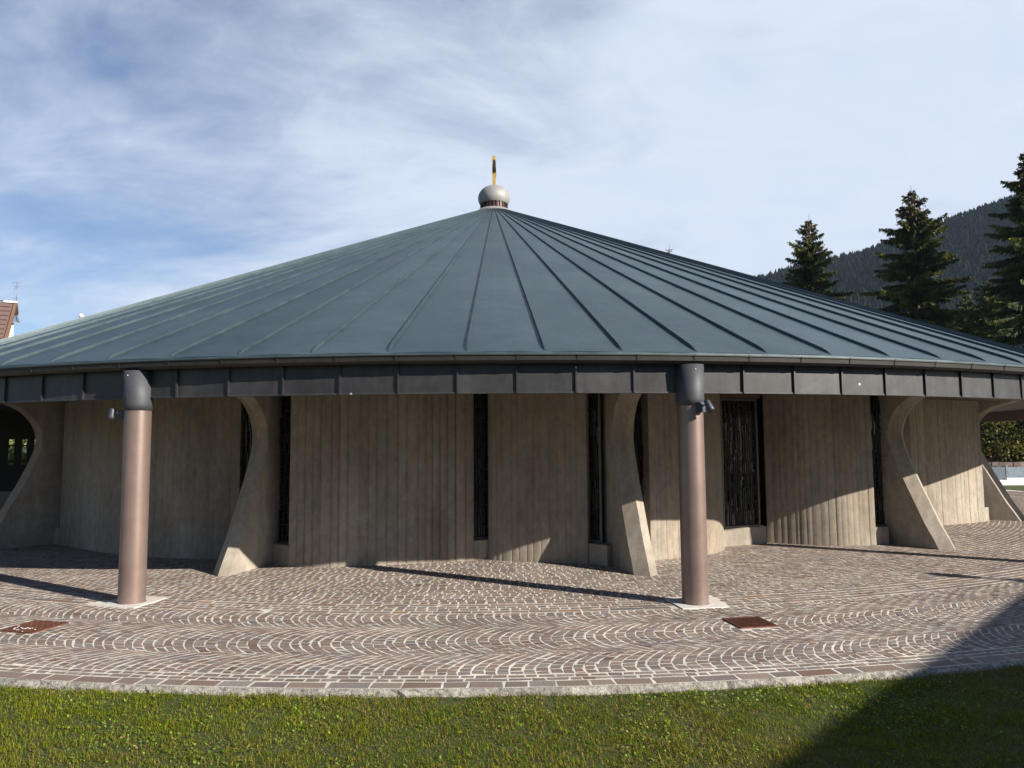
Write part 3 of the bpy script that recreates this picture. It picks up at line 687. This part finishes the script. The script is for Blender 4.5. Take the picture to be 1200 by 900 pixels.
# ------------------------------------------------------------------ trees
def diamonds(P, D, L, Wd, S):
    """leaf-like quads: base P, direction D, length L, width W, side vector S"""
    n_ = len(P); V = np.zeros((n_, 4, 3)); V[:, 0] = P; V[:, 2] = P+D*L[:, None]; m = P+D*(L*.45)[:, None]
    V[:, 1] = m+S*(Wd/2)[:, None]; V[:, 3] = m-S*(Wd/2)[:, None]; V[:, 1, 2] -= L*.05; V[:, 3, 2] -= L*.05
    return V.reshape(-1, 3), (np.arange(n_)*4)[:, None]+np.arange(4)
def unit(a): return a/np.maximum(1e-6, np.linalg.norm(a, axis=-1, keepdims=True))
def spruce_meshes(h, rad_, seed, top_sparse=.3, cones=120, z_lo=.12, thin=1.0):
    r = np.random.default_rng(seed); Ps = []; Ds = []; Ls = []; Ws = []; Cs = []; br = MB()
    br.tube([(0, 0, 0), (0, 0, h*.4), (r.normal(0, .05), 0, h*.8), (0, 0, h)], [h*.018, h*.012, h*.005, .012], 10)
    z = h*z_lo
    while z < h*.975:
        f = 1-z/h; Lb = rad_*(f**.82)*1.02+.04; nb = int(r.integers(4, 6)) if f > .12 else 3; a0 = r.uniform(0, 6.28)
        for b in range(nb):
            a = a0+2*np.pi*b/nb+r.normal(0, .3); L = Lb*(r.uniform(.5, 1.1) if r.random() < .8 else r.uniform(.9, 1.3)); zj = z; z = z+r.uniform(-.3, .3)*min(1, 2*f)
            if r.random() < top_sparse*.35: L *= .55
            d = np.array([np.cos(a), np.sin(a)]); up = .38-.75*f+r.normal(0, .08); dr = .10+.22*f
            m = max(5, int(L/.06)); s = np.linspace(.06, 1, m); zz_ = z+L*(up*s-dr*s*s+.22*np.clip(s-.7, 0, 1)); pos = np.stack([d[0]*L*s, d[1]*L*s, zz_], 1)
            br.tube([(0, 0, z), tuple(pos[m//2]), tuple(pos[-1])], [.012+.02*f, .012+.01*f, .006], 5, False)
            tang = np.array([d[0], d[1], up-dr]); side = np.array([-d[1], d[0], 0.])
            hue = np.array((.030, .044, .014))*r.uniform(.75, 1.3)+np.array((.045, .038, .0))*max(0, r.normal(.2, .5))
            for sg in (-1, 1, 0, 2):
                nrep = m
                sp = r.uniform(.2, .9, nrep)
                D = tang[None]*r.uniform(.35, .8, nrep)[:, None]+(side*(sg if abs(sg) == 1 else 0))[None]*sp[:, None]+np.array([0, 0, -1.])[None]*(r.uniform(.2, .9, nrep) if sg != 2 else r.uniform(.9, 1.9, nrep))[:, None]
                Ps.append(pos+r.normal(0, .02, pos.shape)); Ds.append(unit(D)); ll = (.14+.34*np.minimum(1, (1-s)*2+.25)*min(1, L/1.6+.14))*r.uniform(.6, 1.2, nrep); Ls.append(ll*(1.15 if sg == 2 else 1)); Ws.append(r.uniform(.07, .13, nrep)+.03*f)
                c = np.tile(hue, (nrep, 1))*r.uniform(.6, 1.45, nrep)[:, None]; tip = s > .72; c[tip] = c[tip]*1.35+np.array((.010, .012, .0)); Cs.append(c)
            z = zj
        z += r.uniform(.16, .30)*(1 if f > .2 else .9)
    # cones near the top
    ncn = cones; zc_ = h*(1-r.uniform(.015, .16, ncn)); ac = r.uniform(0, 6.28, ncn); rc2 = rad_*((1-zc_/h)**.82)*r.uniform(.3, .95, ncn)
    Ps.append(np.stack([np.cos(ac)*rc2, np.sin(ac)*rc2, zc_], 1)); Ds.append(np.tile([0, 0, -1.], (ncn, 1))+r.normal(0, .1, (ncn, 3))); Ls.append(r.uniform(.14, .24, ncn)); Ws.append(r.uniform(.06, .09, ncn)); Cs.append(np.array((.16, .065, .045))*r.uniform(.6, 1.3, ncn)[:, None])
    P, D, L, W, C = [np.concatenate(a) for a in (Ps, Ds, Ls, Ws, Cs)]; L = L*thin; W = W*thin
    S = unit(np.cross(D, r.normal(0, 1, D.shape))); V, F = diamonds(P, D, L, W, S)
    return br, V, F, C
def spruce(name, x, y, h, rad_, seed, label, group='spruces behind the church', **k):
    e = empty(name, (x, y, 0)); tag(e, label, 'spruce tree', group); br, V, F, C = spruce_meshes(h, rad_, seed, **k)
    br.build('trunk', M_bark, e); raw_mesh('crown', V, F, M_needle, C, e); return e
def tree_at(px, py, Y): return (px-600)/852*Y, 2+(519-.0073*(px-600)-py)/852*Y
x, h = tree_at(957, 247, 52); spruce('spruce_tree', x, 52, h, 5.7, 31, 'thin topped spruce standing just right of the roof slope', top_sparse=1.0, cones=160)
x, h = tree_at(1081, 211, 47); spruce('spruce_tree', x, 47, h, 6.7, 32, 'full dark spruce with reddish cones, between two other spruces', cones=260)
x, h = tree_at(1226, 158, 42); spruce('spruce_tree', x, 42, h, 5.8, 33, 'tallest spruce cut by the right edge of the photo', cones=200)
x, h = tree_at(789, 283, 60); spruce('spruce_tree', x, 60, h, 7.0, 34, 'bare spruce tip just peeping over the roof slope', top_sparse=1.0, cones=4, thin=.38)
x, h = tree_at(1140, 338, 58); spruce('spruce_tree', x, 58, h, 4.6, 35, 'low dark spruce in the gap between the two big right spruces', cones=20)
x, h = tree_at(1020, 352, 62); spruce('spruce_tree', x, 62, h, 4.6, 36, 'low dark spruce between the thin spruce and the full spruce', cones=10)
x, h = tree_at(1168, 322, 55); spruce('spruce_tree', x, 55, h, 5.4, 37, 'broad dark spruce half hidden behind the tallest spruce at the right edge', cones=10)
def leafy(name, x, y, h, rx, seed, label, cols, nleaf=9000, cat='tree', group=None, z0=.15):
    r = np.random.default_rng(seed); e = empty(name, (x, y, -.05)); tag(e, label, cat, group); t = MB()
    ncl = 46; cl = []
    for i in range(ncl):
        a = r.uniform(0, 6.28); u = r.uniform(-1, 1); q = r.uniform(.45, 1.0); c = np.array([np.cos(a)*rx*q*math.sqrt(1-u*u*.8), np.sin(a)*rx*q*math.sqrt(1-u*u*.8), h*(.5+z0/2)+u*h*(.5-z0/2)*.92]); cl.append(c)
        t.tube([(0, 0, h*.08), tuple(c*np.array([.4, .4, .6])), tuple(c)], [.05*h/3, .03*h/3, .008], 5, False)
    t.tube([(0, 0, 0), (0, 0, h*.35), (.05, 0, h*.6)], [.045*h/2, .035*h/2, .02], 8); t.build('trunk', M_bark, e)
    cl = np.array(cl); idx = r.integers(0, ncl, nleaf); cr2 = np.array([r.uniform(.22, .42)*rx for _ in range(ncl)]); P = cl[idx]+r.normal(0, .5, (nleaf, 3))*cr2[idx][:, None]
    D = unit(r.normal(0, 1, (nleaf, 3))+np.array([0, 0, -.3])); L = r.uniform(.07, .16, nleaf)*max(1, rx/2.0); W = L*r.uniform(.5, .8, nleaf); S = unit(np.cross(D, r.normal(0, 1, D.shape))); V, F = diamonds(P, D, L, W, S)
    cc = np.array(cols)[r.integers(0, len(cols), ncl)][idx]*r.uniform(.6, 1.45, nleaf)[:, None]; raw_mesh('crown', V, F, M_leaf, cc, e)
YG = [(.15, .14, .025), (.10, .12, .022), (.20, .15, .03), (.06, .08, .02)]; DG = [(.045, .065, .018), (.06, .08, .02), (.10, .095, .02)]
leafy('garden_tree', 27.2, 41, 5.2, 2.6, 41, 'yellow green autumn tree seen under the right eave', YG, group='garden trees under the right eave')
leafy('garden_tree', 31.3, 43, 5.6, 2.8, 42, 'dark green tree at the right edge under the eave', DG, group='garden trees under the right eave')
leafy('garden_tree', 24.6, 45, 4.6, 2.4, 43, 'olive bushy tree half hidden by the right buttress', DG+YG, group='garden trees under the right eave')
leafy('hedge_bush', -21.5, 31.0, 3.4, 2.2, 44, 'yellow green bush glimpsed through the dark vestibule slits', [(.22, .22, .05), (.18, .20, .04)], cat='bush', nleaf=12000)

# ------------------------------------------------------------------ garden beyond the right buttress
d = MB()
r = np.random.default_rng(9)
for i in range(60):
    for j in range(4):
        d.box(19+i*.36+(j % 2)*.18+r.normal(0, .02), 38.5+r.normal(0, .015), .10+j*.20+r.normal(0, .01), .35, .36, .195, 0, float(r.uniform(.6, 1.3)))
tag(d.build('stone_wall', M_drystone), 'brown stone garden wall beyond the right buttress', 'wall')
e = empty('panel_fence', (23, 35.5, 0)); tag(e, 'low blue grey panel fence beyond the right buttress', 'fence')
for i in range(9):
    q = MB(); q.box(-4+i*1.1, 0, .36, .98, .03, .56, 0, float(r.uniform(.7, 1.15))); q.build('panel', M_blue, e); q = MB(); q.box(-4.55+i*1.1, 0, .36, .07, .07, .80, 0); q.build('post', M_galv, e)
q = MB(); q.box(23, 33.2, .05, 10, .7, .22); q.box(25.5, 33.45, .20, 6, .25, .08); tag(q.build('white_ledge', M_white), 'long low white stone ledge on the grass beyond the right buttress', 'ledge')

# ------------------------------------------------------------------ houses
def house(name, ridge_a, ridge_dir, run_dir, length, run, zr_, ze_, label, rmat, wmat, over=.5, tiles=True, run_b=None):
    """ridge starts at ridge_a and goes along ridge_dir; both slopes fall along +-run_dir"""
    e = empty(name, (ridge_a[0], ridge_a[1], 0)); tag(e, label, 'house'); rd = Vector((*ridge_dir, 0)).normalized(); nd = Vector((*run_dir, 0)).normalized(); slope = (zr_-ze_)/run; rb_ = run_b or run
    w = MB(); t = .9; Z = zr_-.25
    base = [rd*over+nd*(run-over), rd*(length-over)+nd*(run-over), rd*(length-over)-nd*(rb_-over), rd*over-nd*(rb_-over)]; zw = ze_+slope*over-.25
    lo = w.add([(p.x, p.y, -.1) for p in base]); hi = w.add([(p.x, p.y, zw) for p in base]); g = w.add([(rd*over).to_tuple()[:2]+(Z,), (rd*(length-over)).to_tuple()[:2]+(Z,)])
    w.face((lo, lo+1, hi+1, hi)); w.face((lo+2, lo+3, hi+3, hi+2)); w.face((lo+1, lo+2, hi+2, g+1, hi+1)); w.face((lo+3, lo, hi, g, hi+3)); w.build('wall', wmat, e)
    rf_ = MB(); th_ = .16
    for sg in (1, -1):
        rn = run if sg > 0 else rb_; zb = zr_-slope*rn
        c = [Vector((0, 0, zr_)), rd*length+Vector((0, 0, zr_)), rd*length+nd*sg*rn+Vector((0, 0, zb)), nd*sg*rn+Vector((0, 0, zb))]
        lo = rf_.add([p-Vector((0, 0, th_)) for p in c]); hi = rf_.add(c)
        rf_.face((hi, hi+1, hi+2, hi+3) if sg < 0 else (hi+3, hi+2, hi+1, hi)); rf_.face((lo, lo+1, lo+2, lo+3) if sg > 0 else (lo+3, lo+2, lo+1, lo))
        for i in range(4): rf_.face((lo+i, lo+(i+1) % 4, hi+(i+1) % 4, hi+i), .8)
        if tiles and sg > 0:
            nrow = int(math.hypot(run, zr_-ze_)/.62)
            for i in range(1, nrow):
                f = i/nrow; a = nd*sg*run*f+Vector((0, 0, zr_-(zr_-ze_)*f+.02)); rf_.beam(a+rd*.35, a+rd*(length-.35), .07, .09, c=.35)
    ro = rf_.build('roof', rmat, e)
    for s0 in (.06, length-.06):
        for sg in (1, -1): rn = run if sg > 0 else rb_; bb = MB(); a = rd*s0+Vector((0, 0, zr_+.03)); b = rd*s0+nd*sg*(rn+.05)+Vector((0, 0, zr_-slope*rn)); bb.beam(a, b, .20, .26, c=1.15); bb.build('barge_board', M_wood if tiles else rmat, ro)
    rc3 = MB(); rc3.beam(Vector((0, 0, zr_+.08))-rd*.04, rd*(.9 if tiles else length)+Vector((0, 0, zr_+.08)), .34, .14); rc3.build('ridge_cap', M_white if tiles else rmat, ro)
    # windows and a door in the long walls and gables
    for sg in (1, -1):
        nw = max(2, int(length/3.2))
        for i in range(nw):
            for zz_ in (1.6, 4.4, 7.2):
                if zz_+.9 > zw: continue
                p = rd*(over+(length-2*over)*(i+.5)/nw)+nd*sg*((run if sg > 0 else rb_)-over); q = MB(); a = math.atan2(rd.y, rd.x); q.box(p.x+nd.x*sg*.02, p.y+nd.y*sg*.02, zz_, 1.0, .08, 1.2, a); wo = q.build('window', M_wood, e); q = MB(); q.box(p.x+nd.x*sg*.05, p.y+nd.y*sg*.05, zz_, .84, .05, 1.04, a); q.build('pane', M_glass, wo)
    return e, rd, nd
rx, rz_ = tree_at(13, 354, 60); ev = (1.5, -3.0)
hs, rd, nd = house('village_house', (rx, 60.0), (-.894, -.447), (.447, -.894), 12, 5.2, rz_, rz_-4.8, 'brown tiled house roof rising at the left edge above the church eave', M_tile, M_wood, run_b=.8)
an = MB(); ab = rd*.25; zt = 2+(522-328)/852*60
an.tube([(ab.x+.25, ab.y, rz_-.2), (ab.x+.25, ab.y, zt)], .022, 8)
for z, L, tl in ((zt-.02, .9, .1), (zt-.55, .35, .2), (zt-.42, .45, 0), (zt-.30, .40, .1), (zt-1.35, .55, .25)):
    an.tube([(ab.x+.25-L/2, ab.y, z-tl*.1), (ab.x+.25+L/2, ab.y, z+tl*.1)], .016, 6)
an.tube([(ab.x+.05, ab.y-.02, zt-.75), (ab.x+.05, ab.y-.02, zt-.2)], .014, 6)
an.build('aerial', M_galv, hs)
gx2, gz2 = tree_at(9, 352, 95)
house('distant_house', (gx2, 95), (-.75, -.66), (.66, -.75), 14, 6, gz2, gz2-3.5, 'blue grey roof behind the brown tiled house at the left edge', M_greyroof, M_plaster, tiles=False)
# neighbour to the right of the photographer: its eave throws the big shadow
P2 = (14.84, 5.86); dn = (.706, .708); nb_len = 26.0; hn = 4.0
nv = (.708, -.706); run = 6.0
ra = (P2[0]+nv[0]*run, P2[1]+nv[1]*run)
house('neighbour_house', ra, (-dn[0], -dn[1]), (-nv[0], -nv[1]), nb_len, run, hn+1.9, hn, 'plastered house beside the lawn to the right of the photographer', M_tile, M_plaster, over=.6)
# lamp posts
def lamp_post(x, y, h, label, r_=.05, globe=.16):
    e = empty('lamp_post', (x, y, -.08)); tag(e, label, 'lamp post'); p = MB(); p.tube([(0, 0, 0), (0, 0, .5), (0, 0, h)], [r_*1.5, r_*1.1, r_*.8], 14); p.build('post', M_galv, e)
    g = MB(); g.lathe([(max(.0005, globe*math.cos(R_(a))), h+globe+globe*math.sin(R_(a))) for a in range(-90, 91, 15)], 20); g.build('globe', M_white, e)
lamp_post(12.98, 6.88, 3.42, 'slim steel lamp post on the lawn right of the frame')
gx3, gz3 = tree_at(90, 369, 52); lamp_post(gx3, 52, gz3-.08, 'white globe of a lamp post peeping over the left roof slope', .05, .16)

# ------------------------------------------------------------------ wooded hill
def hz(X, Y):
    prof_x = [-2500, -500, -140, 70, 204, 292, 352, 422, 560, 800, 1500, 3000]; prof_z = [0, 0, 8, 62, 131, 150, 173, 196, 250, 300, 330, 200]
    ridge = np.interp(X*600/np.maximum(Y, 300), prof_x, prof_z); t = np.clip((Y-260)/(600-260), 0, 1); t = t*t*(3-2*t)*.55+t*.45
    back = np.clip((Y-600)/900, 0, 1); return ridge*t*(1-.5*back)+6*t*(vnoise(X+3000, Y, 60, 5)-.5)+3*t*(vnoise(X+3000, Y, 22, 6)-.5)-.6
gx_ = np.linspace(-600, 1600, 180); gy_ = np.concatenate([np.linspace(240, 620, 70), np.linspace(640, 1500, 20)]); GX, GY = np.meshgrid(gx_, gy_); GZ = hz(GX, GY); nx_ = len(gx_)
V = np.stack([GX, GY, GZ], -1).reshape(-1, 3); ii = (np.arange(len(gy_)-1)[:, None]*nx_+np.arange(nx_-1)[None]).ravel(); F = np.stack([ii, ii+1, ii+nx_+1, ii+nx_], 1)
ho = raw_mesh('hill', V, F, M_hill); tag(ho, kind='structure')
nt = 11000; tx = rng.uniform(120, 620, nt*3); ty = rng.uniform(300, 625, nt*3); k = (tx/ty > .30)&(tx/ty < .86); tx, ty = tx[k][:nt], ty[k][:nt]; tz = hz(tx, ty); nt = len(tx)
hh = rng.uniform(6, 10.5, nt); wv = rng.uniform(.2, .3, nt)*hh
tiers = [(.10, 1.0, .55), (.38, .72, .80), (.64, .42, 1.02)]; Vs = []; Fs = []; Cs = []; base_i = 0
for z0, wr, z1 in tiers:
    ns = 7; ring = np.zeros((nt, ns+1, 3)); ph = rng.uniform(0, 6.28, nt)
    for s in range(ns):
        rr = wv*wr*rng.uniform(.65, 1.2, nt); a = ph+2*np.pi*s/ns; ring[:, s] = np.stack([tx+rr*np.cos(a), ty+rr*np.sin(a), tz+hh*z0*rng.uniform(.7, 1.3, nt)], 1)
    ring[:, ns] = np.stack([tx, ty, tz+hh*z1], 1); b = (np.arange(nt)*(ns+1))[:, None]+base_i
    for s in range(ns): Fs.append(b+np.array([s, (s+1) % ns, ns])); 
    Vs.append(ring.reshape(-1, 3)); base_i += nt*(ns+1)
tc = np.array((.012, .017, .010))*rng.uniform(.75, 1.25, nt)[:, None]; lar = rng.random(nt) < .08; tc[lar] = np.array((.024, .019, .012))*rng.uniform(.7, 1.2, lar.sum())[:, None]
raw = raw_mesh('hill_forest', np.concatenate(Vs), np.concatenate(Fs), M_wood_far, np.tile(tc, (21, 1))); tag(raw, 'dark spruce forest covering the hillside at right', 'forest', kind='stuff')

# ------------------------------------------------------------------ air
hb = MB(); hb.box(500, 740, 175, 3000, 1700, 400)
hm = bpy.data.materials.new('thin_blue_haze'); hm.use_nodes = True; hn_ = hm.node_tree.nodes; hn_.remove(hn_['Principled BSDF'])
pvn = hn_.new('ShaderNodeVolumePrincipled'); pvn.inputs['Color'].default_value = (.55, .72, 1, 1); pvn.inputs['Density'].default_value = .00011; pvn.inputs['Anisotropy'].default_value = 0.0
hm.node_tree.links.new(pvn.outputs[0], hn_['Material Output'].inputs['Volume'])
hz_o = hb.build('haze', hm); tag(hz_o, 'thin blue haze in the valley air', 'haze', kind='stuff')
